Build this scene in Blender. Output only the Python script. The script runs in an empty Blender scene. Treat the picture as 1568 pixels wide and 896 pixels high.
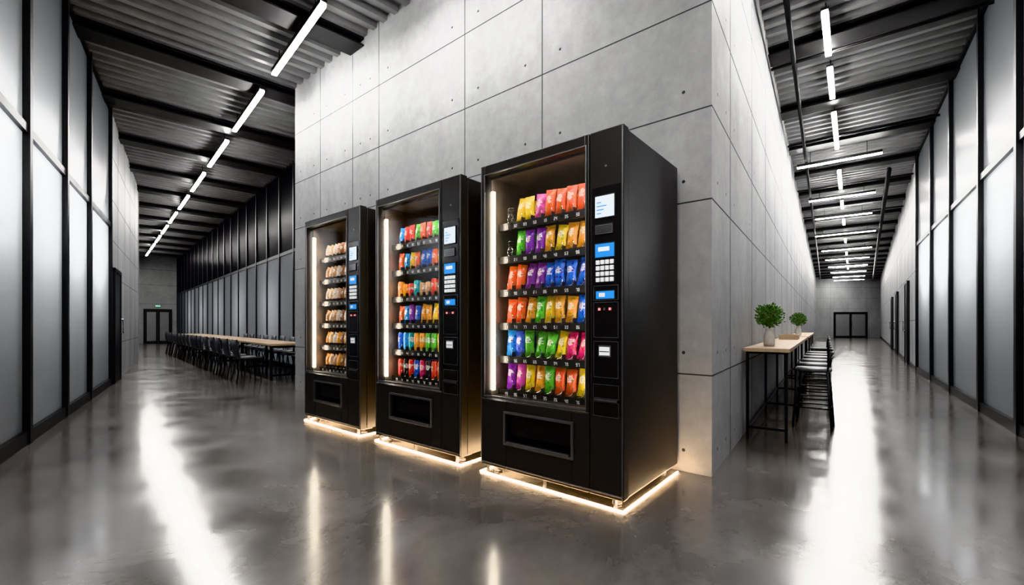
import bpy, math, random
from mathutils import Vector, Matrix
random.seed(7)
scene=bpy.context.scene
V2=lambda a,b:Vector((a,b))
# ------------------------------------------------------------------ materials
def nt(name):
    m=bpy.data.materials.new(name); m.use_nodes=True
    t=m.node_tree; b=t.nodes['Principled BSDF']; return m,t,b
def simple(name,col,rough=.5,metal=0,emis=None,es=0,noise=0.0,nscale=20,bump=0,spec=.5,coat=0):
    m,t,b=nt(name)
    b.inputs['Base Color'].default_value=(*col,1); b.inputs['Roughness'].default_value=rough
    b.inputs['Metallic'].default_value=metal; b.inputs['Specular IOR Level'].default_value=spec
    b.inputs['Coat Weight'].default_value=coat
    if emis: 
        b.inputs['Emission Color'].default_value=(*emis,1); b.inputs['Emission Strength'].default_value=es
    if noise or bump:
        tc=t.nodes.new('ShaderNodeTexCoord'); n=t.nodes.new('ShaderNodeTexNoise'); n.inputs['Scale'].default_value=nscale
        n.inputs['Detail'].default_value=5
        t.links.new(tc.outputs['Object'],n.inputs['Vector'])
        if noise:
            r=t.nodes.new('ShaderNodeValToRGB')
            r.color_ramp.elements[0].position=.3; r.color_ramp.elements[1].position=.7
            r.color_ramp.elements[0].color=(*[c*(1-noise) for c in col],1)
            r.color_ramp.elements[1].color=(*[min(1,c*(1+noise)) for c in col],1)
            t.links.new(n.outputs['Fac'],r.inputs[0]); t.links.new(r.outputs[0],b.inputs['Base Color'])
        if bump:
            bp=t.nodes.new('ShaderNodeBump'); bp.inputs['Strength'].default_value=bump; bp.inputs['Distance'].default_value=.01
            t.links.new(n.outputs['Fac'],bp.inputs['Height']); t.links.new(bp.outputs[0],b.inputs['Normal'])
    return m
def concrete(name,c0,c1):
    m,t,b=nt(name); N=t.nodes; L=t.links
    tc=N.new('ShaderNodeTexCoord')
    n1=N.new('ShaderNodeTexNoise'); n1.inputs['Scale'].default_value=1.1; n1.inputs['Detail'].default_value=9; n1.inputs['Roughness'].default_value=.68
    mp=N.new('ShaderNodeMapping'); mp.inputs['Scale'].default_value=(1,1,.45)
    L.new(tc.outputs['Object'],mp.inputs['Vector']); L.new(mp.outputs[0],n1.inputs['Vector'])
    n2=N.new('ShaderNodeTexNoise'); n2.inputs['Scale'].default_value=9; n2.inputs['Detail'].default_value=8; n2.inputs['Roughness'].default_value=.7
    L.new(tc.outputs['Object'],n2.inputs['Vector'])
    mx=N.new('ShaderNodeMath'); mx.operation='MULTIPLY_ADD'; mx.inputs[1].default_value=.35
    L.new(n2.outputs['Fac'],mx.inputs[0]); 
    m2=N.new('ShaderNodeMath'); m2.operation='MULTIPLY'; m2.inputs[1].default_value=.65
    L.new(n1.outputs['Fac'],m2.inputs[0]); L.new(m2.outputs[0],mx.inputs[2])
    r=N.new('ShaderNodeValToRGB'); r.color_ramp.elements[0].position=.34; r.color_ramp.elements[1].position=.64
    r.color_ramp.elements[0].color=(*c0,1); r.color_ramp.elements[1].color=(*c1,1)
    L.new(mx.outputs[0],r.inputs[0]); L.new(r.outputs[0],b.inputs['Base Color'])
    b.inputs['Roughness'].default_value=.62
    n3=N.new('ShaderNodeTexNoise'); n3.inputs['Scale'].default_value=60; n3.inputs['Detail'].default_value=4
    L.new(tc.outputs['Object'],n3.inputs['Vector'])
    bp=N.new('ShaderNodeBump'); bp.inputs['Strength'].default_value=.25; bp.inputs['Distance'].default_value=.004
    L.new(n3.outputs['Fac'],bp.inputs['Height']); L.new(bp.outputs[0],b.inputs['Normal'])
    return m
M_conc=concrete('concrete_formwork',(.20,.202,.208),(.34,.342,.348))
M_joint=simple('joint_dark',(.04,.04,.042),.8,noise=.1)  # dark grey of formwork joints and tie holes
def floor_mat():
    m,t,b=nt('polished_concrete_floor'); N=t.nodes; L=t.links
    tc=N.new('ShaderNodeTexCoord')
    n1=N.new('ShaderNodeTexNoise'); n1.inputs['Scale'].default_value=.9; n1.inputs['Detail'].default_value=10; n1.inputs['Roughness'].default_value=.65
    n1.inputs['Distortion'].default_value=.4
    L.new(tc.outputs['Object'],n1.inputs['Vector'])
    r=N.new('ShaderNodeValToRGB'); r.color_ramp.elements[0].position=.34; r.color_ramp.elements[1].position=.68
    r.color_ramp.elements[0].color=(.052,.048,.046,1); r.color_ramp.elements[1].color=(.15,.141,.136,1)
    L.new(n1.outputs['Fac'],r.inputs[0]); L.new(r.outputs[0],b.inputs['Base Color'])
    n2=N.new('ShaderNodeTexNoise'); n2.inputs['Scale'].default_value=2.3; n2.inputs['Detail'].default_value=7
    L.new(tc.outputs['Object'],n2.inputs['Vector'])
    mr=N.new('ShaderNodeMapRange'); mr.inputs['From Min'].default_value=.3; mr.inputs['From Max'].default_value=.7
    mr.inputs['To Min'].default_value=.12; mr.inputs['To Max'].default_value=.22
    L.new(n2.outputs['Fac'],mr.inputs['Value']); L.new(mr.outputs[0],b.inputs['Roughness'])
    b.inputs['IOR'].default_value=1.75; b.inputs['Specular IOR Level'].default_value=.8
    n3=N.new('ShaderNodeTexNoise'); n3.inputs['Scale'].default_value=5; n3.inputs['Detail'].default_value=3
    L.new(tc.outputs['Object'],n3.inputs['Vector'])
    bp=N.new('ShaderNodeBump'); bp.inputs['Strength'].default_value=.02; bp.inputs['Distance'].default_value=.01
    L.new(n3.outputs['Fac'],bp.inputs['Height']); L.new(bp.outputs[0],b.inputs['Normal'])
    return m
M_floor=floor_mat()
M_deck=simple('ceiling_metal_deck',(.22,.22,.225),.45,.3,noise=.12,nscale=3)
M_slab=simple('ceiling_slab_dark',(.03,.03,.032),.8,noise=.2,nscale=3)
M_beam=simple('black_steel_beam',(.02,.02,.022),.45,.3,noise=.15,nscale=8)
M_frame=simple('black_window_frame',(.017,.018,.02),.4,.4,noise=.1,nscale=8)
def frosted(name,tr,gl,gloss=.25):
    m=bpy.data.materials.new(name); m.use_nodes=True; t=m.node_tree; t.nodes.clear(); N=t.nodes; L=t.links
    o=N.new('ShaderNodeOutputMaterial'); a=N.new('ShaderNodeBsdfTranslucent'); g=N.new('ShaderNodeBsdfGlossy'); d=N.new('ShaderNodeBsdfDiffuse')
    a.inputs['Color'].default_value=(*tr,1); g.inputs['Roughness'].default_value=.25; g.inputs['Color'].default_value=(.5,.5,.5,1)
    d.inputs['Color'].default_value=(*gl,1)
    tc=N.new('ShaderNodeTexCoord'); n=N.new('ShaderNodeTexNoise'); n.inputs['Scale'].default_value=180; L.new(tc.outputs['Object'],n.inputs['Vector'])
    bp=N.new('ShaderNodeBump'); bp.inputs['Strength'].default_value=.12; bp.inputs['Distance'].default_value=.002
    L.new(n.outputs['Fac'],bp.inputs['Height']); L.new(bp.outputs[0],g.inputs['Normal'])
    m1=N.new('ShaderNodeMixShader'); m1.inputs[0].default_value=.35; L.new(a.outputs[0],m1.inputs[1]); L.new(d.outputs[0],m1.inputs[2])
    m2=N.new('ShaderNodeMixShader'); m2.inputs[0].default_value=gloss; L.new(m1.outputs[0],m2.inputs[1]); L.new(g.outputs[0],m2.inputs[2])
    L.new(m2.outputs[0],o.inputs['Surface']); return m
M_frost=frosted('frosted_glass',(.85,.86,.87),(.035,.036,.037),.2)
M_frost2=frosted('frosted_glass_grey',(.6,.61,.63),(.08,.082,.085),.12)
M_frostd=frosted('smoked_glass',(.03,.032,.036),(.02,.02,.023),.06)
def emit(name,col,s):
    return simple(name,(.8,.8,.8),.5,emis=col,es=s)
M_led=emit('led_tube',(1,.98,.95),150)
M_warm=emit('warm_led_strip',(1,.66,.36),120)
M_int=emit('interior_led_strip',(1,.88,.70),17)
M_int2=emit('interior_top_fill',(1,.95,.88),80)  # added fill strip, hidden behind the header, lights the products
M_int3=emit('interior_side_fill',(1,.95,.88),30)  # added fill strip, hidden behind the right lip, brightens the packs
M_black=simple('vending_black_metal',(.045,.044,.044),.36,.5,bump=.05,nscale=400,noise=.1,spec=.8)
M_blacks=simple('vending_black_gloss',(.018,.018,.019),.18,.2,noise=.05)
M_in=simple('vending_interior',(.20,.165,.135),.35,.6,noise=.2,nscale=6)
M_hole=simple('recess_black',(.004,.004,.004),.6,noise=.1)
M_trim=simple('gunmetal_trim',(.24,.24,.25),.3,.85,noise=.1)
M_steel=simple('coil_steel',(.5,.5,.5),.25,1,noise=.1)
M_white=simple('white_key',(.85,.85,.86),.4,emis=(.9,.95,1),es=.2)  # faint glow added to lift the white keys, which render dim
M_whites=emit('white_screen',(.75,.9,1),.8)
M_blues=simple('blue_screen',(.02,.2,.6),.3,emis=(.02,.30,.8),es=.6)
M_red=emit('red_button',(1,.03,.02),.8)
M_label=emit('price_digit',(.9,.9,.85),.1)
M_green=emit('exit_green',(.1,1,.45),.5)
def glassm():
    m=bpy.data.materials.new('thin_glass'); m.use_nodes=True; t=m.node_tree; t.nodes.clear(); N=t.nodes; L=t.links
    o=N.new('ShaderNodeOutputMaterial'); a=N.new('ShaderNodeBsdfTransparent'); g=N.new('ShaderNodeBsdfGlossy'); g.inputs['Roughness'].default_value=.03
    mx=N.new('ShaderNodeMixShader'); mx.inputs[0].default_value=.05
    L.new(a.outputs[0],mx.inputs[1]); L.new(g.outputs[0],mx.inputs[2]); L.new(mx.outputs[0],o.inputs['Surface']); return m
M_glass=glassm()
def wood(name):
    m,t,b=nt(name); N=t.nodes; L=t.links
    tc=N.new('ShaderNodeTexCoord'); mp=N.new('ShaderNodeMapping'); mp.inputs['Scale'].default_value=(.6,9,9)
    n=N.new('ShaderNodeTexNoise'); n.inputs['Scale'].default_value=3; n.inputs['Detail'].default_value=6
    L.new(tc.outputs['Object'],mp.inputs[0]); L.new(mp.outputs[0],n.inputs['Vector'])
    r=N.new('ShaderNodeValToRGB'); r.color_ramp.elements[0].color=(.32,.22,.13,1); r.color_ramp.elements[1].color=(.48,.36,.25,1)
    L.new(n.outputs['Fac'],r.inputs[0]); L.new(r.outputs[0],b.inputs['Base Color']); b.inputs['Roughness'].default_value=.45; return m
M_wood=wood('light_oak')
M_chair=simple('charcoal_chair',(.075,.078,.085),.5,noise=.15)
M_vase=simple('stone_vase',(.5,.47,.44),.6,noise=.12,nscale=30,bump=.2)
M_leaf=simple('green_leaf',(.05,.13,.03),.5,noise=.4,nscale=25)
M_leaf2=simple('green_leaf_light',(.10,.22,.05),.5,noise=.3,nscale=25)
M_bark=simple('plant_stem',(.12,.08,.04),.8,noise=.3)
M_dglass=simple('door_glass_grey',(.26,.265,.27),.2,.3,noise=.1)
def pack_mat():
    m,t,b=nt('snack_packaging'); N=t.nodes; L=t.links
    at=N.new('ShaderNodeAttribute'); at.attribute_name='Col'
    uv=N.new('ShaderNodeUVMap'); uv.uv_map='UVMap'
    mp=N.new('ShaderNodeMapping'); mp.inputs['Location'].default_value=(-.5,-.62,0)
    vm=N.new('ShaderNodeVectorMath'); vm.operation='MULTIPLY'; vm.inputs[1].default_value=(2.6,5.2,0)
    L.new(uv.outputs[0],mp.inputs[0]); L.new(mp.outputs[0],vm.inputs[0])
    ln=N.new('ShaderNodeVectorMath'); ln.operation='LENGTH'; L.new(vm.outputs[0],ln.inputs[0])
    lt=N.new('ShaderNodeMath'); lt.operation='LESS_THAN'; lt.inputs[1].default_value=.75
    tc=N.new('ShaderNodeTexCoord')
    nz=N.new('ShaderNodeTexNoise'); nz.inputs['Scale'].default_value=45; nz.inputs['Detail'].default_value=2
    L.new(tc.outputs['Object'],nz.inputs['Vector'])
    ad=N.new('ShaderNodeMath'); ad.operation='MULTIPLY_ADD'; ad.inputs[1].default_value=1.6
    L.new(nz.outputs['Fac'],ad.inputs[0])
    sb=N.new('ShaderNodeMath'); sb.operation='SUBTRACT'; sb.inputs[1].default_value=.8; L.new(ln.outputs['Value'],sb.inputs[0]); L.new(sb.outputs[0],ad.inputs[2])
    L.new(ad.outputs[0],lt.inputs[0])
    n2=N.new('ShaderNodeTexNoise'); n2.inputs['Scale'].default_value=38; n2.inputs['Detail'].default_value=1; L.new(tc.outputs['Object'],n2.inputs['Vector'])
    gt=N.new('ShaderNodeMath'); gt.operation='GREATER_THAN'; gt.inputs[1].default_value=.6; L.new(n2.outputs['Fac'],gt.inputs[0])
    mixA=N.new('ShaderNodeMix'); mixA.data_type='RGBA'; L.new(gt.outputs[0],mixA.inputs[0])
    L.new(at.outputs['Color'],mixA.inputs[6])
    hs=N.new('ShaderNodeHueSaturation'); hs.inputs['Value'].default_value=.55; hs.inputs['Hue'].default_value=.53; L.new(at.outputs['Color'],hs.inputs['Color']); L.new(hs.outputs[0],mixA.inputs[7])
    h2=N.new('ShaderNodeMix'); h2.data_type='RGBA'; h2.inputs[0].default_value=.65; L.new(at.outputs['Color'],h2.inputs[6]); h2.inputs[7].default_value=(1,.95,.85,1)
    mpl=N.new('ShaderNodeMapping'); mpl.inputs['Scale'].default_value=(9,16,1); L.new(uv.outputs[0],mpl.inputs[0])
    nl=N.new('ShaderNodeTexNoise'); nl.inputs['Scale'].default_value=1; nl.inputs['Detail'].default_value=0; L.new(mpl.outputs[0],nl.inputs['Vector'])
    gl=N.new('ShaderNodeMath'); gl.operation='GREATER_THAN'; gl.inputs[1].default_value=.58; L.new(nl.outputs['Fac'],gl.inputs[0])
    h3=N.new('ShaderNodeMix'); h3.data_type='RGBA'; L.new(gl.outputs[0],h3.inputs[0]); L.new(h2.outputs[2],h3.inputs[6]); L.new(hs.outputs[0],h3.inputs[7])
    mixB=N.new('ShaderNodeMix'); mixB.data_type='RGBA'; L.new(lt.outputs[0],mixB.inputs[0]); L.new(mixA.outputs[2],mixB.inputs[6]); L.new(h3.outputs[2],mixB.inputs[7])
    L.new(mixB.outputs[2],b.inputs['Base Color']); b.inputs['Roughness'].default_value=.28; b.inputs['Metallic'].default_value=.05
    return m
M_pack=pack_mat()
# ------------------------------------------------------------------ mesh builder
class MB:
    def __init__(s): s.v=[];s.f=[];s.m=[];s.mats=[];s.sm=[];s.uv=[];s.col=[]
    def mi(s,mat):
        if mat not in s.mats: s.mats.append(mat)
        return s.mats.index(mat)
    def add(s,vs,fs,mat,smooth=False,uv=None,col=(1,1,1),M=None):
        o=len(s.v); k=s.mi(mat)
        for p in vs:
            p=Vector(p)
            if M is not None: p=M@p
            s.v.append(p)
        for f in fs:
            s.f.append([i+o for i in f]); s.m.append(k); s.sm.append(smooth)
            s.uv.append([uv[i] for i in f] if uv else [(0,0)]*len(f)); s.col.append(col)
    def box(s,a,b,mat,M=None):
        x0,y0,z0=a;x1,y1,z1=b
        vs=[(x0,y0,z0),(x1,y0,z0),(x1,y1,z0),(x0,y1,z0),(x0,y0,z1),(x1,y0,z1),(x1,y1,z1),(x0,y1,z1)]
        s.add(vs,[(0,3,2,1),(4,5,6,7),(0,1,5,4),(1,2,6,5),(2,3,7,6),(3,0,4,7)],mat,M=M)
    def prism(s,pts,z0,z1,mat):
        n=len(pts); vs=[(p[0],p[1],z0) for p in pts]+[(p[0],p[1],z1) for p in pts]
        s.add(vs,[tuple(range(n))[::-1],tuple(range(n,2*n))]+[(i,(i+1)%n,n+(i+1)%n,n+i) for i in range(n)],mat)
    def tube(s,pts,r,mat,n=6,close=False,M=None):
        P=[Vector(p) for p in pts]; vs=[];fs=[]; up=None
        for i,p in enumerate(P):
            t=(P[min(i+1,len(P)-1)]-P[max(i-1,0)]).normalized()
            if close: t=(P[(i+1)%len(P)]-P[i-1]).normalized()
            if up is None: up=Vector((0,0,1)) if abs(t.z)<.9 else Vector((1,0,0))
            a=t.cross(up); 
            if a.length<1e-4: a=t.orthogonal()
            a.normalize(); b=t.cross(a)
            for k in range(n):
                th=2*math.pi*k/n; vs.append(p+r*(math.cos(th)*a+math.sin(th)*b))
        m=len(P)
        for i in range(m if close else m-1):
            for k in range(n):
                j=(i+1)%m
                fs.append((i*n+k,i*n+(k+1)%n,j*n+(k+1)%n,j*n+k))
        if not close: fs+= [tuple(range(n))[::-1],tuple(range((m-1)*n,m*n))]
        s.add(vs,fs,mat,smooth=n>4,M=M)
    def lathe(s,prof,mat,n=16,M=None,col=(1,1,1)):
        vs=[];uv=[];fs=[]; z0=prof[0][1]; z1=prof[-1][1]
        for r,z in prof:
            for k in range(n+1):
                th=2*math.pi*k/n; vs.append((r*math.cos(th),r*math.sin(th),z)); uv.append(((k/n*2)%1.0001,(z-z0)/(z1-z0+1e-9)))
        for i in range(len(prof)-1):
            for k in range(n):
                a=i*(n+1)+k; fs.append((a,a+1,a+n+2,a+n+1))
        s.add(vs,fs,mat,smooth=True,uv=uv,col=col,M=M)
    def obj(s,name,parent=None,bevel=0,M=None):
        me=bpy.data.meshes.new(name); me.from_pydata([tuple(v) for v in s.v],[],s.f)
        for m in s.mats: me.materials.append(m)
        me.uv_layers.new(name='UVMap'); me.color_attributes.new('Col','FLOAT_COLOR','CORNER')
        for pi,p in enumerate(me.polygons):
            p.material_index=s.m[pi]; p.use_smooth=s.sm[pi]
        uf=[];cf=[]
        for u in s.uv:
            for q in u: uf.extend(q)
        for f,c in zip(s.f,s.col): cf.extend((*c,1)*len(f))
        me.uv_layers['UVMap'].data.foreach_set('uv',uf)
        me.color_attributes['Col'].data.foreach_set('color',cf)
        me.update()
        o=bpy.data.objects.new(name,me); scene.collection.objects.link(o)
        if M is not None: o.matrix_world=M
        if parent: o.parent=parent
        if bevel:
            b=o.modifiers.new('bevel','BEVEL'); b.width=bevel; b.segments=2; b.limit_method='ANGLE'; b.angle_limit=math.radians(40)
        return o
def link_dup(o,M):
    d=bpy.data.objects.new(o.name.split('.')[0],o.data); scene.collection.objects.link(d); d.matrix_world=M
    for md in o.modifiers:
        if md.type=='BEVEL':
            b=d.modifiers.new('bevel','BEVEL'); b.width=md.width; b.segments=md.segments; b.limit_method='ANGLE'
    return d
def frame(ox,oy,dx,oz=0):   # local X along 2D vector dx
    dx=Vector((dx[0],dx[1])).normalized(); dy=Vector((-dx.y,dx.x))
    return Matrix(((dx.x,dy.x,0,ox),(dx.y,dy.y,0,oy),(0,0,1,oz),(0,0,0,1)))
# ------------------------------------------------------------------ plan layout (metres)
H=5.1
th=math.radians(39.53); dF=V2(-math.cos(th),math.sin(th)); dB=V2(math.sin(th),math.cos(th))
P0=V2(.651,2.575)
C=V2(1.440,3.181); L=V2(-3.609,7.348)
w=V2(-.684,.729).normalized(); n_w=V2(.729,.684).normalized()
W0=V2(-5.205,10.6); WE=W0+21.7*w
RE=V2(25.5,37.0); RD=V2(30.87,37.0); RB=V2(9.36,10.19); RA=V2(4.466,3.6)
LA=V2(-3.75,3.04); LB=V2(-7.286,7.996); LC=V2(-10.83,12.8); LD=LC-1.2*n_w
LE=LD+w*((WE-LD).dot(w))
def isect(P,d,A,B):
    e=B-A; den=d.x*e.y-d.y*e.x
    if abs(den)<1e-9: return None
    q=A-P; t=(q.x*e.y-q.y*e.x)/den; u=(q.x*d.y-q.y*d.x)/den
    return (t,u)
t,_=isect(L,dB,W0,WE); X=L+dB*t
# ------------------------------------------------------------------ floor & ceiling slab
outl=[(-3.95,-3.2),(-3.95,2.9),(-7.5,8.0),(-12.2,12.0),(LE.x-.3,LE.y),(WE.x,WE.y+.5),(X.x,X.y+.4),(RE.x-.2,RE.y+.3),(RD.x+.4,RD.y+.3),(9.6,10.1),(4.7,3.5),(4.7,-3.2)]
b=MB(); b.prism(outl[::-1],-.2,0,M_floor); b.obj('floor')
b=MB(); b.prism(outl[::-1],H+.02,H+.25,M_slab)
def bound(P,d,poly):
    best=None
    for i in range(len(poly)-1):
        r=isect(P,d,poly[i],poly[i+1])
        if r and -1e-6<=r[1]<=1+1e-6 and r[0]>0 and (best is None or r[0]<best): best=r[0]
    return best
DV=V2(.2,-3)
leftR=[DV,C,L,X,WE,WE+w]; leftL=[V2(-3.75,-3),LA,LB,LC,LD,LE+w]
rightL=[DV,C,RE,RE+(RE-C)*.1]; rightR=[V2(4.466,-3),RA,RB,RD,RD+(RD-RB)*.1]
L0=V2(-2.17,5.08); R0=V2(3.69,5.21); aR=V2(.6114,.7914).normalized()
def deck(mb,Q,ax,k0,k1,polyneg,polypos,beamsp):
    pr=V2(ax.y,-ax.x) # right of axis
    k=k0
    prof=[(0,0),(.11,0),(.13,-.07),(.21,-.07)]
    rows=[]
    while k<k1:
        for dk,dz in prof:
            P=Q+ax*(k+dk); a=bound(P,-pr,polyneg); c=bound(P,pr,polypos)
            if a is None or c is None: continue
            A=P-pr*a; B=P+pr*c; rows.append(((A.x,A.y,H+dz),(B.x,B.y,H+dz)))
        k+=.23
    vs=[p for r in rows for p in r]
    mb.add(vs,[(2*i,2*i+1,2*i+3,2*i+2) for i in range(len(rows)-1)],M_deck)
    k=k0+.6
    while k<k1-.3:
        P=Q+ax*k; P2=Q+ax*(k+.34)
        ls=[bound(P,-pr,polyneg),bound(P,pr,polypos),bound(P2,-pr,polyneg),bound(P2,pr,polypos)]
        if None not in ls:
            A=P-pr*ls[0];B=P+pr*ls[1];A2=P2-pr*ls[2];B2=P2+pr*ls[3]
            mb.prism([A,B,B2,A2],H-.19,H-.17,M_beam); mb.prism([A.lerp(A2,.42),B.lerp(B2,.42),B.lerp(B2,.58),A.lerp(A2,.58)],H-.18,H-.05,M_beam)
            mb.prism([A,B,B2,A2],H-.10,H-.07,M_beam)
        k+=beamsp
deck(b,L0,w,-4.2,28.4,leftL,leftR,2.1)
deck(b,R0,aR,-4.0,41.2,rightL,rightR,2.1)
b.obj('ceiling')
# ------------------------------------------------------------------ walls
def face_marks(mb,A,B,nin,ss,zs,z1,holes=True,off=.0015):
    d=(B-A); Ln=d.length; d.normalize()
    M=Matrix(((d.x,nin.x,0,A.x),(d.y,nin.y,0,A.y),(0,0,1,0),(0,0,0,1)))
    for s in ss:
        mb.box((s-.005,-.002,0),(s+.005,off,z1),M_joint,M=M)
    for z in zs: mb.box((0,-.002,z-.005),(Ln,off,z+.005),M_joint,M=M)
    if holes:
        S=[0]+list(ss)+[Ln]; Z=[0]+list(zs)+[z1]
        for i in range(len(S)-1):
            for j in range(len(Z)-1):
                if S[i+1]-S[i]<.5 or Z[j+1]-Z[j]<.4: continue
                for s in (S[i]+.2,S[i+1]-.2):
                    for z in (Z[j]+.16,):
                        vs=[(s+.013*math.cos(q*math.pi/5),off,z+.013*math.sin(q*math.pi/5)) for q in range(10)]
                        mb.add(vs,[tuple(range(10))],M_joint,M=M)
def wall(name,A,B,ref,ss=[],zs=[],mat=None,thk=.18,z1=None,holes=True):
    mat=mat or M_conc; z1=z1 or H+.02
    d=(B-A).normalized(); n=V2(-d.y,d.x)
    if (ref-A).dot(n)<0: n=-n
    mb=MB(); mb.prism([A,B,B-n*thk,A-n*thk],0,z1,mat)
    face_marks(mb,A,B,n,ss,zs,z1,holes)
    return mb.obj(name)
ZS=[.73,2.01,2.68,3.44,4.25]
mb=MB(); mb.prism([C,RE,X+V2(6,9),X,L],0,H+.02,M_conc)
face_marks(mb,C,L,-dB,[1.50,2.53,4.14,4.78,5.7],ZS,H)
dR=(RE-C).normalized(); nR=V2(dR.y,-dR.x)
face_marks(mb,C,RE,nR,[.75+1.35*i for i in range(30)],ZS,H)
mb.obj('wall_block')
hall=V2(0,2)
wall('wall_left',LB,LC,V2(-6,9),[1.2,2.4,3.6,4.8],ZS)
wall('wall_left_return',LC,LD,WE,[],ZS)
wall('wall_left_far',LD,LE,WE,[1.5*i for i in range(1,11)],ZS,holes=False)
wall('wall_end_left',WE,LE,V2(-10,14),[1.9,3.0],[2.3,3.4,4.3],holes=False)
wall('wall_end_right',RE,RD,V2(20,25),[1.2,2.7,4.2],[2.4,3.3,4.2],holes=False)
wall('wall_right',RB,RD,V2(15,20),[1.4*i for i in range(1,24)],[1.2,2.4,3.6,4.4],holes=False)
wall('wall_back',V2(-3.75,-3),V2(4.466,-3),hall,[1.2*i for i in range(1,7)],ZS)
wall('wall_side_left',V2(-3.75,-3),LA,hall,[1.2*i for i in range(1,5)],ZS)
wall('wall_side_right',V2(4.466,-3),RA,hall,[1.2*i for i in range(1,5)],ZS)
# windows
wc=[0]
def window_run(A,B,ref,cuts,tz,lower,upper,mw=.07,energy=0,lz=2.2,back=.75,dep=.07):
    d=(B-A); Ln=d.length; d.normalize(); n=V2(-d.y,d.x)
    if (ref-A).dot(n)<0: n=-n
    M=Matrix(((d.x,n.x,0,A.x),(d.y,n.y,0,A.y),(0,0,1,0),(0,0,0,1)))
    cs=[0]+[c for c in cuts if .05<c<Ln-.05]+[Ln]
    for i in range(len(cs)-1):
        wc[0]+=1; mb=MB(); a,c=cs[i],cs[i+1]
        mb.box((a,-.06,0),(c,dep*.7,.12),M_frame,M=M)
        mb.box((a,-.06,tz-.04),(c,dep*.6,tz+.04),M_frame,M=M)
        mb.box((a,-.06,H-.12),(c,dep*.7,H),M_frame,M=M)
        mb.box((a,-.08,0),(a+mw*.5,dep,H),M_frame,M=M); mb.box((c-mw*.5,-.08,0),(c,dep,H),M_frame,M=M)
        mb.box((a+mw*.4,-.02,.1),(c-mw*.4,-.012,tz-.02),lower,M=M)
        mb.box((a+mw*.4,-.02,tz+.02),(c-mw*.4,-.012,H-.1),upper,M=M)
        mb.obj('window_%d'%wc[0])
        if energy:
            p=A+d*((a+c)/2)-n*back
            ld=bpy.data.lights.new('window_backlight','POINT'); ld.energy=energy*(c-a); ld.shadow_soft_size=.15; ld.color=(1,1,1)
            lo=bpy.data.objects.new('window_backlight',ld); lo.location=(p.x,p.y,lz); scene.collection.objects.link(lo)
dl=(LB-LA).normalized()
off=(V2(-4.107,3.541)-LA).length
window_run(LA,LB,V2(-4,6),[off+.65,off+2.1,off+3.55],2.9,M_frost,M_frost,.08,energy=95,lz=2.45,back=.42,dep=.04)
offr=(V2(4.985,4.298)-RA).length
window_run(RA,RB,V2(5,6),[offr+.1,offr+1.6,offr+3.45,offr+5.3],2.95,M_frost,M_frost,.08,energy=95,lz=2.45,back=.42,dep=.04)
Lw=(WE-X).length
window_run(X,WE,V2(-10,14),[1.15*i for i in range(1,int(Lw/1.15)+1)],2.9,M_frost2,M_frostd,.07,energy=0,dep=.015)
Md=(WE-X).normalized()
for i in range(6):
    p=X+Md*(2+3.6*i)+n_w*1.2
    ld=bpy.data.lights.new('window_backlight','POINT'); ld.energy=120; ld.shadow_soft_size=.3
    lo=bpy.data.objects.new('window_backlight',ld); lo.location=(p.x,p.y,1.6); scene.collection.objects.link(lo)
# doors
dc=[0]
def door(A,B,ref,s0,s1,h,double=True):
    dc[0]+=1; d=(B-A).normalized(); n=V2(-d.y,d.x)
    if (ref-A).dot(n)<0: n=-n
    M=Matrix(((d.x,n.x,0,A.x+n.x*.002),(d.y,n.y,0,A.y+n.y*.002),(0,0,1,0),(0,0,0,1)))
    e=MB(); fw=.07
    e.box((s0,0,0),(s0+fw,.06,h),M_frame,M=M); e.box((s1-fw,0,0),(s1,.06,h),M_frame,M=M); e.box((s0,0,h-fw),(s1,.06,h),M_frame,M=M)
    leaves=[(s0+fw,(s0+s1)/2-.005),((s0+s1)/2+.005,s1-fw)] if double else [(s0+fw,s1-fw)]
    for a,c in leaves:
        if double:
            e.box((a,.005,.01),(a+.08,.045,h-fw),M_frame,M=M); e.box((c-.08,.005,.01),(c,.045,h-fw),M_frame,M=M)
            e.box((a,.005,.01),(c,.045,.14),M_frame,M=M); e.box((a,.005,h-fw-.1),(c,.045,h-fw),M_frame,M=M)
            e.box((a+.07,.012,.1),(c-.07,.02,h-.12),M_dglass,M=M)
        else:
            e.box((a,.005,.01),(c,.045,h-fw),M_frame,M=M)
        hx=c-.06 if a==leaves[0][0] else a+.06
        e.tube([(hx,.05,.9),(hx,.09,.92),(hx,.09,1.2),(hx,.05,1.22)],.012,M_steel,M=M)
    e.obj('door_%d'%dc[0])
door(WE,LE,V2(-10,14),.24,1.55,2.0)
door(RE,RD,V2(20,25),1.45,4.25,2.14)
door(LB,LC,V2(-6,9),.15,1.15,2.15,False)
door(RB,RD,V2(15,20),.35+2.0,.35+3.0,2.3,False)
door(RB,RD,V2(15,20),7.5,8.5,2.3,False)
door(RB,RD,V2(15,20),11.5,12.5,2.3,False)
# exit sign
M=Matrix(((-n_w.x,-w.x,0,WE.x),(-n_w.y,-w.y,0,WE.y),(0,0,1,0),(0,0,0,1)))
e=MB(); e.box((.76,.002,2.12),(1.04,.05,2.24),M_frame,M=M); e.box((.78,.05,2.14),(1.02,.055,2.22),M_green,M=M); e.obj('exit_sign')
def baseboard(name,A,B,ref):
    d=(B-A).normalized(); n=V2(-d.y,d.x)
    if (ref-A).dot(n)<0: n=-n
    mb=MB(); mb.prism([A,B,B+n*.015,A+n*.015],0,.1,M_frame); mb.obj(name)
baseboard('baseboard_right',RB+(RD-RB).normalized()*.02,RD,V2(15,20))
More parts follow.
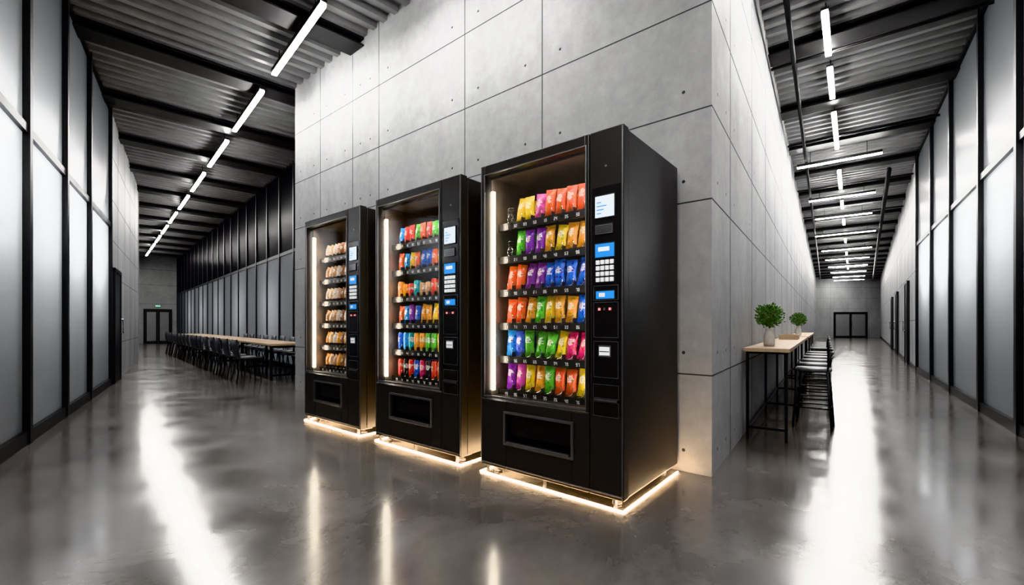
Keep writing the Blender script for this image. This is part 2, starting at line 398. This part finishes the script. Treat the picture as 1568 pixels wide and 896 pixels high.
# ------------------------------------------------------------------ ceiling lights
def tube_light(p,d,ln,z,mb=None):
    M=frame(p.x,p.y,(d.x,d.y),z)
    own=MB()
    own.box((0,-.04,.035),(ln,.04,.07),M_beam,M=M)
    own.box((0,-.04,.006),(ln,-.033,.035),M_beam,M=M); own.box((0,.033,.006),(ln,.04,.035),M_beam,M=M)
    own.box((.005,-.032,-.012),(ln-.005,.032,.03),M_led,M=M)
    for q in (.25,ln-.25): own.tube([(q,0,.07),(q,0,H-.06-z)],.006,M_beam,n=4,M=M)
    own.obj('ceiling_light')
ZL=4.78
for i in range(-1,10):
    tube_light(L0+w*(2.6*i),w,1.95,ZL)
for k,ln in [(-2.4,1.6),(0,1.05),(1.45,1.05),(3.15,1.95),(6.8,1.7)]:
    tube_light(R0+aR*k,aR,ln,ZL)
for p in (V2(-2.6,.2),V2(1.0,.2),V2(-2.6,-1.6),V2(1.0,-1.6)): tube_light(p,V2(1,0),1.95,ZL)  # unseen overhead tubes added on the camera side to brighten machine fronts
prR=V2(aR.y,-aR.x)
for Y in (9.66,12.4,14.6,17.4,21.0,24,27,30,33,35.5):
    k=(Y-R0.y)/aR.y; ln=1.5 if Y<15 else 1.9
    tube_light(R0+aR*k-prR*ln/2,prR,ln,ZL-.1)
for Y in (13.2,15.5,19,22.5,25.5,28.5):
    tube_light(R0+aR*((Y-R0.y)/aR.y),aR,1.0,ZL)
mb=MB()
for k in (1.0,4.4,8.2,12):
    P=R0+aR*k; a=bound(P,-prR,rightL); c=bound(P,prR,rightR)
    A=P-prR*(a-.02); B=P+prR*(c-.02); mb.tube([(A.x,A.y,H-.30),(B.x,B.y,H-.30)],.022,M_beam)
A=C+nR*.3+dR*.6; B=RE+nR*.3-dR; mb.tube([(A.x,A.y,H-.30),(B.x,B.y,H-.30)],.03,M_beam)
d2=(RD-RB).normalized(); n2=V2(-d2.y,d2.x)
A=RB+n2*.5;B=RD+n2*.5-d2; mb.tube([(A.x,A.y,H-.3),(B.x,B.y,H-.3)],.05,M_beam)
mb.obj('ceiling_conduit')
# ------------------------------------------------------------------ vending machines
SEG={'0':'abcdef','1':'bc','2':'abged','3':'abgcd','4':'fgbc','5':'afgcd','6':'afgedc','7':'abc','8':'abcdefg','9':'abfgcd'}
def digit(mb,ch,x,z,y,s):
    w_=s*.5;t_=s*.11
    R={'a':(0,s-t_,w_,s),'g':(0,s/2-t_/2,w_,s/2+t_/2),'d':(0,0,w_,t_),'f':(0,s/2,t_,s),'b':(w_-t_,s/2,w_,s),'e':(0,0,t_,s/2),'c':(w_-t_,0,w_,s/2)}
    for k in SEG[ch]:
        x0,z0,x1,z1=R[k]; mb.add([(x+x0,y,z+z0),(x+x1,y,z+z0),(x+x1,y,z+z1),(x+x0,y,z+z1)],[(0,1,2,3)],M_label)
def bag(mb,x,y,z,wd,h,t_,col,tilt=0,lean=0):
    nu,nv=8,12; vs=[];uv=[];fs=[]
    for side in (0,1):
        for j in range(nv+1):
            v=j/nv
            for i in range(nu+1):
                u=i/nu
                vv=(v-.07)/.86; vv=min(max(vv,0),1)
                th_=t_*.5*(math.sin(math.pi*u)**.55)*(math.sin(math.pi*vv)**.5) if 0<vv<1 and 0<u<1 else 0
                pinch=1-.16*math.sin(math.pi*vv)**.7
                xx=(u-.5)*wd*(pinch+.03*math.sin(v*25)); 
                th_*=1+.12*math.sin(9*u+5*v+x*50)
                yy=-th_ if side==0 else th_
                vs.append((xx,yy+.002*math.sin(u*40)*(1 if vv in(0,1) else 0),v*h)); uv.append((u,v))
    o=(nu+1)*(nv+1)
    for j in range(nv):
        for i in range(nu):
            a=j*(nu+1)+i; fs.append((a,a+1,a+nu+2,a+nu+1)); fs.append((o+a,o+a+nu+1,o+a+nu+2,o+a+1))
    M=Matrix.Translation((x,y,z))@Matrix.Rotation(lean,4,'X')@Matrix.Rotation(tilt,4,'Y')
    mb.add(vs,fs,M_pack,smooth=True,uv=uv,col=col,M=M)
def can(mb,x,y,z,r,h,col,tilt=0):
    M=Matrix.Translation((x,y,z))@Matrix.Rotation(random.uniform(0,6),4,'Z')@Matrix.Rotation(tilt,4,'Y')
    mb.lathe([(r*.78,0),(r,.012),(r,h-.018),(r*.8,h-.004)],M_pack,12,M=M,col=col)
    mb.lathe([(r*.8,h-.004),(r*.8,h),(r*.74,h-.004),(.0005,h-.004)],M_steel,12,M=M)
OR=(.95,.36,.03);YE=(.95,.62,.03);RD_=(.8,.03,.02);GR=(.1,.5,.03);PU=(.25,.04,.42);BL=(.01,.13,.62);PK=(.85,.03,.2);LB_=(.04,.35,.8);TN=(.7,.38,.18);BR=(.32,.13,.06);WH=(.85,.72,.62);MG=(.72,.1,.48);RO=(.9,.12,.02);DK=(.02,.02,.03);TQ=(.01,.45,.5)
rows3=[[PU,MG,YE,OR,GR,RO,RO,YE,YE],[LB_,(.08,.15,.7),GR,GR,GR,YE,PK,PK,PK],[RO,RO,OR,GR,YE,OR,OR,BL,BL],[RO,RO,PU,PU,BL,BL,BL,BL,BL],[None,GR,PU,PU,OR,YE,OR,OR,OR],[None,YE,YE,MG,RO,RO,RO,RO,OR]]
def machine(s0,W,kind,rng):
    D=.93; Hm=2.277; zb=.06; cw=.224
    o=P0+dF*(s0+W)
    M=frame(o.x,o.y,(-dF.x,-dF.y))
    E=bpy.data.objects.new('vending_machine',None); scene.collection.objects.link(E); E.matrix_world=M; E.empty_display_size=.2
    gx0,gx1=.045,W-cw-.03; gz0,gz1=.585,Hm-.075; dd=.07
    c=MB()
    xr=W-cw
    c.box((xr,0,zb),(W,dd,Hm),M_black)
    c.box((0,0,gz0-.03),(gx0,dd,Hm),M_black); c.box((gx1,0,gz0-.03),(xr-.004,dd,Hm),M_black)
    c.box((gx0,0,gz1),(gx1,dd,Hm),M_black)
    px0,px1,pz0,pz1=.25,W-.355,.26,.465
    zt=gz0-.034
    c.box((0,0,zb),(px0,dd,zt),M_black); c.box((px1,0,zb),(xr-.004,dd,zt),M_black)
    c.box((px0,0,zb),(px1,dd,pz0),M_black); c.box((px0,0,pz1),(px1,dd,zt),M_black)
    i_=.008
    c.box((i_,dd+.01,zb),(.03,D,Hm-i_),M_black); c.box((xr-.01,dd+.01,zb),(W-i_,D,Hm-i_),M_black)
    c.box((.03,dd+.01,Hm-.05),(xr-.01,D,Hm-i_),M_black); c.box((.03,D-.05,zb),(xr-.01,D,Hm-.05),M_black)
    c.box((.03,dd+.01,zb),(xr-.01,D-.05,.14),M_black); c.box((.03,dd+.01,.50),(xr-.01,D-.05,.565),M_black)
    c.obj('cabinet',E,bevel=.006)
    c=MB()
    c.box((i_+.004,dd-.002,zb+.01),(W-i_-.004,dd+.012,zb+.03),M_hole)
    c.box((px0-.001,.0695,pz0),(px1+.001,.075,pz1),M_hole)
    c.box((px0,.03,pz0+.05),(px1,.04,pz1-.01),M_blacks)
    for a,b_ in (((px0-.018,-.014,pz0-.018),(px1+.018,.002,pz0)),((px0-.018,-.014,pz1),(px1+.018,.002,pz1+.018)),((px0-.018,-.014,pz0),(px0,.002,pz1)),((px1,-.014,pz0),(px1+.018,.002,pz1))): c.box(a,b_,M_trim)
    c.box((px0+.01,-.02,pz0-.012),(px1-.01,.0,pz0+.012),M_trim)
    t_=.008
    c.box((gx0-t_,-.006,gz0-t_-.012),(gx1+t_,.001,gz0-.004),M_trim); c.box((gx0-t_,-.006,gz1),(gx1+t_,.001,gz1+t_),M_trim)
    c.box((gx0-t_,-.006,gz0),(gx0,.001,gz1),M_trim); c.box((gx1,-.006,gz0),(gx1+t_,.001,gz1),M_trim)
    c.box((.004,-.003,zb+.012),(.012,.001,Hm-.01),M_trim); c.box((W-.012,-.003,zb+.012),(W-.005,.001,Hm-.01),M_trim)
    c.box((.004,-.003,zt+.002),(xr-.004,.001,zt+.008),M_trim)
    c.box((.012,-.003,zb+.02),(W-.012,.001,zb+.03),M_trim)
    c.obj('trim',E,bevel=.002)
    c=MB()
    c.box((.0305,dd+.012,.566),(.034,D-.052,Hm-.052),M_in); c.box((xr-.015,dd+.012,.566),(xr-.0105,D-.052,Hm-.052),M_in)
    c.box((.034,D-.06,.566),(xr-.015,D-.0505,Hm-.052),M_in); c.box((.034,dd+.012,Hm-.058),(xr-.015,D-.06,Hm-.0505),M_in)
    c.box((gx0,.058,gz1-.016),(gx1,.066,gz1+.001),M_hole)
    c.obj('interior_liner',E)
    c=MB(); c.box((gx0-.002,.074,gz0+.02),(gx0+.014,.10,gz1-.10),M_int)
    c.box((gx0+.03,.0715,Hm-.0685),(gx1-.02,.083,Hm-.063),M_int2)  # hidden top fill strip, added to light the shelves
    c.box((gx0+.02,.0705,Hm-.063),(gx1-.01,.088,Hm-.0585),M_hole); c.box((gx0+.02,.0845,Hm-.0735),(gx1-.01,.088,Hm-.063),M_hole)
    c.box((gx1+.004,.072,gz0+.03),(gx1+.013,.084,gz1-.05),M_int3)  # hidden side fill strip, added to light the pack fronts
    c.obj('interior_led',E)
    sh=MB(); prod=MB(); co=MB()
    n=9 if kind==3 else 10
    x0,x1=.075,xr-.045; sw=(x1-x0)/n
    zs=[.60+.252*i for i in range(6)]
    yf=.17
    for ri,z in enumerate(zs):
        sh.box((.036,yf,z-.012),(xr-.017,.72,z),M_black)
        sh.box((.036,yf-.012,z-.045),(xr-.017,yf,z+.008),M_blacks)
        for k in range(n):
            xc=x0+sw*(k+.5)
            for q,ch in enumerate('%d%d'%(rng.randint(1,9),rng.randint(0,9))):
                digit(sh,ch,xc-.014+q*.016,z-.034,yf-.0135,.022)
            pts=[]; r=min(.038,sw*.42)
            for a in range(0,28):
                an=a*2*math.pi/9; pts.append((xc+r*math.sin(an),yf+.005+a*.006,z+.006+r-r*math.cos(an)))
            co.tube(pts,.0022,M_steel,n=4)
            if k<n-1: sh.box((xc+sw/2-.001,yf,z),(xc+sw/2+.001,.6,z+.04),M_black)
            for dep in (0,1):
                y=yf+.045+dep*.14
                if kind==3:
                    col=rows3[ri][k]
                    if col is None:
                        if dep==0:
                            pts=[(xc+.028*math.cos(a*.7),y+.028*math.sin(a*.7),z+.02+a*.0025) for a in range(50)]
                            co.tube(pts,.003,M_steel,n=4)
                        continue
                    j=[rng.uniform(.9,1.1) for _ in range(3)]
                    bag(prod,xc,y,z+.008,sw*1.02,.19*rng.uniform(.95,1.04),.062,tuple(min(1,a*b_) for a,b_ in zip(col,j)),tilt=rng.uniform(-.02,.2),lean=rng.uniform(-.1,.02))
                elif kind==2:
                    pal=[[RD_,DK,RD_,BL,PK,DK,RD_,RO,DK,RD_],[BL,LB_,TQ,OR,OR,GR,GR,YE,DK,BL],[RO,LB_,PU,BL,OR,OR,YE,RO,YE,GR],[OR,OR,RD_,TQ,TN,TN,RD_,BR,GR,GR],[RO,LB_,YE,RO,BL,BL,RO,YE,GR,LB_],[LB_,RD_,RD_,GR,RO,RD_,GR,GR,YE,RO]][ri]
                    col=pal[k]
                    if ri in (0,1): can(prod,xc,y,z+.008,.034,.165,col,tilt=0)
                    elif ri==3 : can(prod,xc,y,z+.008,.035,.125 if k%3 else .15,col)
                    else: bag(prod,xc,y,z+.008,sw*.98,.16+.02*rng.random(),.05,col,tilt=rng.uniform(-.05,.2))
                else:
                    col=[TN,WH,BR,(.8,.5,.32),(.7,.42,.3),WH,TN,BR,(.85,.55,.28),WH][(k*3+ri*5+dep)%10]
                    if ri<2 and k%3==0: col=OR
                    bag(prod,xc,y,z+.008,sw*.98,.155,.06,col,tilt=rng.uniform(.1,.35))
    sh.obj('shelves',E); co.obj('dispensing_coils',E)
    prod.obj('snack_bags',M=M)
    c=MB(); c.box((gx0-.001,.012,gz0-.001),(gx1+.001,.017,gz1+.001),M_glass); c.obj('glass_pane',E)
    c=MB(); a0=xr+.035; a1=W-.035; am=(a0+a1)/2
    c.box((xr+.018,-.004,zb+.5),(W-.018,.001,1.70+.23),M_blacks)
    def bez(x0_,x1_,z0_,z1_,mat,p=.008):
        c.box((x0_-p,-.010,z0_-p),(x1_+p,.0,z1_+p),M_black); c.box((x0_,-.0125,z0_),(x1_,-.009,z1_),mat)
    bez(a0+.01,a1-.02,1.745,1.872,M_whites)
    for q in range(4): c.box((a0+.02,-.0135,1.765+.022*q),(a0+.05+.018*((q*7)%3),-.0124,1.771+.022*q),M_blues)
    bez(a0+.01,a1-.03,1.645,1.70,M_trim,.006)
    for q in range(5): c.box((a0+.015,-.0135,1.652+.009*q),(a1-.035,-.012,1.655+.009*q),M_hole)
    bez(a0+.01,a1-.02,1.505,1.585,M_blues)
    c.box((a0+.03,-.0135,1.54),(a1-.05,-.0124,1.565),M_whites)
    kw=(a1-a0-.03)/4
    for r_ in range(4):
        for q in range(4):
            x_=a0+.01+kw*q; z_=1.352+.035*r_
            c.box((x_+.005,-.016,z_+.005),(x_+kw-.005,-.004,z_+.030),M_white)
    bez(a0+.015,a1-.02,1.255,1.30,M_blues,.006); c.box((a0+.035,-.0135,1.265),(a0+.075,-.0124,1.29),M_white)
    def outline(x0_,x1_,z0_,z1_):
        g=.004
        c.box((x0_,-.008,z0_),(x1_,-.004,z0_+g),M_trim); c.box((x0_,-.008,z1_-g),(x1_,-.004,z1_),M_trim); c.box((x0_,-.008,z0_),(x0_+g,-.004,z1_),M_trim); c.box((x1_-g,-.008,z0_),(x1_,-.004,z1_),M_trim)
    outline(a0-.005,a1+.005,1.02,1.235); outline(a0-.005,a1+.005,.78,1.0)
    outline(a0-.005,a1+.005,1.245,1.335)
    for q in range(3): c.box((a0+.03+q*.035,-.014,1.185),(a0+.042+q*.035,-.005,1.2),M_red if q!=1 else M_trim)
    c.box((a0+.03,-.012,.905),(a1-.04,-.005,.975),M_trim); c.box((a0+.038,-.016,.915),(a1-.048,-.010,.965),M_white)
    c.box((a0+.04,-.0165,.935),(a1-.05,-.0155,.94),M_hole)
    for (z0_,z1_) in ((.655,.74),(.545,.635)):
        outline(a0-.008,a1+.008,z0_,z1_); c.box((a0,-.007,z0_+.008),(a1,-.003,z1_-.008),M_hole)
    c.box((a0,-.02,.64),(a1,-.004,.652),M_trim)
    c.tube([(am,-.002,2.05),(am,-.006,2.05)],.008,M_trim,n=10)
    c.obj('control_panel',E,bevel=.0015)
    c=MB()
    for fx in (.09,W-.09):
        for fy in (.10,D-.1):
            Mf=Matrix.Translation((fx,fy,0)); c.lathe([(.0005,0),(.03,0),(.03,.015),(.014,.02),(.014,.06),(.0005,.06)],M_trim,12,M=Mf)
        c.box((fx-.05,.04,.045),(fx+.05,.16,.061),M_trim)
    c.obj('feet',E)
    c=MB()
    c.box((.0,-.005,.002),(W,.003,.009),M_warm); c.box((W-.005,.003,.002),(W+.003,D-.02,.009),M_warm)
    c.box((-.003,.003,.002),(.005,D-.02,.009),M_warm)
    for fx in (.06,W/2,W-.06): c.box((fx-.006,.004,.003),(fx+.006,.03,.061),M_trim)
    c.obj('underglow_strip',E)
    return E
rng=random.Random(3)
machine(0,1.148,3,rng); machine(1.36,1.16,2,rng); machine(2.78,1.155,1,rng)
# ------------------------------------------------------------------ dining table + chairs (left hall)
TL=12.5
T0=V2(-4.6,8.4)
Mt=frame(T0.x,T0.y,(w.x,w.y))
mb=MB(); mb.box((0,-.68,.69),(TL,0,.73),M_wood)
for k in range(6):
    x=.25+k*(TL-.5)/5
    for y in (-.6,-.08): mb.box((x-.025,y-.025,0),(x+.025,y+.025,.69),M_frame)
    mb.box((x-.025,-.6,.64),(x+.025,-.08,.69),M_frame); mb.box((x-.02,-.6,.08),(x+.02,-.08,.12),M_frame)
mb.box((.2,-.36,.63),(TL-.2,-.32,.68),M_frame)
to=mb.obj('dining_table',bevel=.004); to.matrix_world=Mt
def chair_mesh():
    c=MB(); nu,nv=8,10
    path=[(.21,.435),(.15,.45),(.05,.445),(-.08,.44),(-.16,.45),(-.20,.50),(-.225,.58),(-.24,.68),(-.25,.80)]
    vs=[];fs=[]
    for j,(y,z) in enumerate(path):
        wd=.22 if j<5 else .22-.012*(j-4)
        for i in range(nu+1):
            u=i/nu*2-1
            cz=.03*u*u if j<5 else .012*u*u; cy=.05*u*u if j>=5 else 0
            vs.append((u*wd,y+cy,z+cz))
    o=len(vs); vs+=[(x,y-(.0 if k<5*(nu+1) else .018),z-(.018 if k<5*(nu+1) else 0)) for k,(x,y,z) in enumerate(vs)]
    for j in range(len(path)-1):
        for i in range(nu):
            a=j*(nu+1)+i; fs.append((a,a+1,a+nu+2,a+nu+1)); fs.append((o+a,o+a+nu+1,o+a+nu+2,o+a+1))
    m=len(path)
    for j in range(m-1):
        for i in (0,nu):
            a=j*(nu+1)+i; fs.append((a,a+nu+1,o+a+nu+1,o+a))
    for i in range(nu):
        for j in (0,m-1):
            a=j*(nu+1)+i; fs.append((a,a+1,o+a+1,o+a))
    c.add(vs,fs,M_chair,smooth=True)
    for sx in (-1,1):
        c.tube([(sx*.15,.15,.43),(sx*.20,.20,0)],.012,M_frame); c.tube([(sx*.15,-.14,.43),(sx*.20,-.22,0)],.012,M_frame)
        c.tube([(sx*.15,.15,.425),(sx*.15,-.14,.425)],.01,M_frame)
    return c
first=None
nC=16
for side in (0,1):
    for k in range(nC if side==0 else 9):
        x=.55+.76*k
        if x>TL-.3: continue
        if side==0: Mc=Mt@Matrix.Translation((x,.26+.03*rng.random(),0))@Matrix.Rotation(math.pi+rng.uniform(-.06,.06),4,'Z')
        else: Mc=Mt@Matrix.Translation((x,-.80,0))@Matrix.Rotation(rng.uniform(-.05,.05),4,'Z')
        if first is None: first=chair_mesh().obj('dining_chair',M=Mc)
        else: link_dup(first,Mc)
# ------------------------------------------------------------------ bar tables + stools (right hall)
def bar_table(r0,r1):
    o=C+dR*r0+nR*.02; M=frame(o.x,o.y,(dR.x,dR.y)); Lh=r1-r0; Wd=.38
    mb=MB(); mb.box((0,-Wd,.84),(Lh,0,.875),M_wood); t=.018
    n=max(2,round(Lh/1.5)+1)
    for k in range(n):
        x=.04+k*(Lh-.08)/(n-1)
        for y in (-.03,-Wd+.03): mb.box((x-t/1.4,y-t/1.4,0),(x+t/1.4,y+t/1.4,.84),M_frame)
        mb.box((x-t/2,-Wd+.03,.82),(x+t/2,-.03,.84),M_frame); mb.box((x-t/2,-Wd+.03,.10),(x+t/2,-.03,.125),M_frame)
    mb.box((.04,-.04,.1),(Lh-.04,-.02,.125),M_frame); mb.box((.04,-Wd+.02,.815),(Lh-.04,-Wd+.04,.84),M_frame)
    ob=mb.obj('bar_table',bevel=.002); ob.matrix_world=M
bar_table(1.35,6.2); bar_table(6.6,11.2)
def stool_mesh():
    c=MB(); n=20
    prof=[]
    for k in range(n):
        a=2*math.pi*k/n; s=lambda v:math.copysign(abs(v)**.6,v); prof.append((.165*s(math.cos(a)),.16*s(math.sin(a))))
    vs=[(x,y,.60) for x,y in prof]+[(x*1.03,y*1.03,.615) for x,y in prof]+[(x,y,.635) for x,y in prof]+[(0,0,.622),(0,0,.60)]
    fs=[(k,(k+1)%n,n+(k+1)%n,n+k) for k in range(n)]+[(n+k,n+(k+1)%n,2*n+(k+1)%n,2*n+k) for k in range(n)]+[(2*n+k,2*n+(k+1)%n,3*n) for k in range(n)]+[((k+1)%n,k,3*n+1) for k in range(n)]
    c.add(vs,fs,M_chair,smooth=True)
    for sx in (-1,1):
        for sy in (-1,1): c.tube([(sx*.13,sy*.13,.605),(sx*.17,sy*.17,0)],.011,M_frame)
    for z,q in ((.22,.155),(.42,.142)):
        c.tube([(q,q,z),(-q,q,z),(-q,-q,z),(q,-q,z)],.009,M_frame,close=True)
    pts=[(.16*math.sin(a),-.15-.02*math.cos(a),.80) for a in [i*.35-1.05 for i in range(7)]]
    for dz in (0,-.05): c.tube([(x,y,z+dz) for x,y,z in pts],.014,M_chair)
    for sx in (-1,1): c.tube([(sx*.13,-.13,.61),(sx*.14,-.16,.81)],.01,M_frame)
    return c
first=None
for r0 in (1.6,6.6):
    for k in range(6):
        r=r0+.75+k*.68
        p=C+dR*r+nR*.56
        Mc=frame(p.x,p.y,(dR.x,dR.y))@Matrix.Rotation(rng.uniform(-.1,.1),4,'Z')
        if first is None: first=stool_mesh().obj('bar_stool',M=Mc)
        else: link_dup(first,Mc)
def plant(p,s):
    E=bpy.data.objects.new('potted_plant',None); scene.collection.objects.link(E); E.location=(p.x,p.y,.875); E.scale=(s,s,s)
    c=MB(); c.lathe([(.0005,0),(.045,0),(.052,.03),(.05,.10),(.035,.15),(.03,.175),(.034,.185),(.026,.18),(.0005,.17)],M_vase,24); c.obj('vase',E)
    c=MB(); c.tube([(0,0,.15),(.005,.003,.24),(-.004,0,.34)],.007,M_bark)
    cen=Vector((0,0,.32)); R=.125
    for i in range(26):
        a=rng.uniform(0,6.28); e_=math.acos(rng.uniform(-.6,1)); d=Vector((math.sin(e_)*math.cos(a),math.sin(e_)*math.sin(a),math.cos(e_)))
        c.tube([(0,0,.24),tuple(cen+d*R*.4),tuple(cen+d*R*.9)],.0022,M_bark,n=4)
    for i in range(1000):
        a=rng.uniform(0,6.28); e_=math.acos(rng.uniform(-1,1)); rr=R*rng.uniform(.45,1.05)*(1+.12*math.sin(3*a)*math.sin(2*e_))
        d=Vector((math.sin(e_)*math.cos(a),math.sin(e_)*math.sin(a),math.cos(e_)*.9)); q=cen+d*rr
        t1=(d+Vector([rng.uniform(-.9,.9) for _ in range(3)])).normalized(); t2=t1.orthogonal().normalized(); t2.rotate(Matrix.Rotation(rng.uniform(0,6.28),3,t1)); nn=t1.cross(t2)
        l=.03*rng.uniform(.7,1.2); ww=l*.32
        c.add([q,q+t1*l*.5+t2*ww,q+t1*l-nn*.004,q+t1*l*.5-t2*ww,q+t1*l*.5+nn*.004],[(0,1,4),(1,2,4),(2,3,4),(3,0,4)],M_leaf if i%3 else M_leaf2)
    c.obj('foliage',E)
plant(C+dR*1.85+nR*.19,1.0); plant(C+dR*7.3+nR*.21,1.05)
p=C+dR*4.6+nR*.21; M=frame(p.x,p.y,(dR.x,dR.y),.875)
mb=MB(); mb.box((-.3,-.12,0),(.3,.12,.015),M_wood)
for a,b_ in (((-.3,-.12,.015),(.3,-.105,.07)),((-.3,.105,.015),(.3,.12,.07)),((-.3,-.105,.015),(-.285,.105,.07)),((.285,-.105,.015),(.3,.105,.07))): mb.box(a,b_,M_wood)
ob=mb.obj('wooden_tray',bevel=.002); ob.matrix_world=M
# ------------------------------------------------------------------ world, camera, view
wd=bpy.data.worlds.new('World'); scene.world=wd; wd.use_nodes=True
wd.node_tree.nodes['Background'].inputs[0].default_value=(.5,.55,.6,1); wd.node_tree.nodes['Background'].inputs[1].default_value=.15
cd=bpy.data.cameras.new('Camera'); co=bpy.data.objects.new('Camera',cd); scene.collection.objects.link(co)
co.location=(0,0,1.1); co.rotation_euler=(math.pi/2,0,0); cd.sensor_width=36; cd.lens=676/1568*36; cd.shift_y=49/1568; cd.clip_start=.02; cd.clip_end=200
scene.camera=co
vs_=scene.view_settings
try: vs_.view_transform='Khronos PBR Neutral'
except Exception: vs_.view_transform='AgX'; vs_.look='AgX - Medium High Contrast'
vs_.exposure=.38
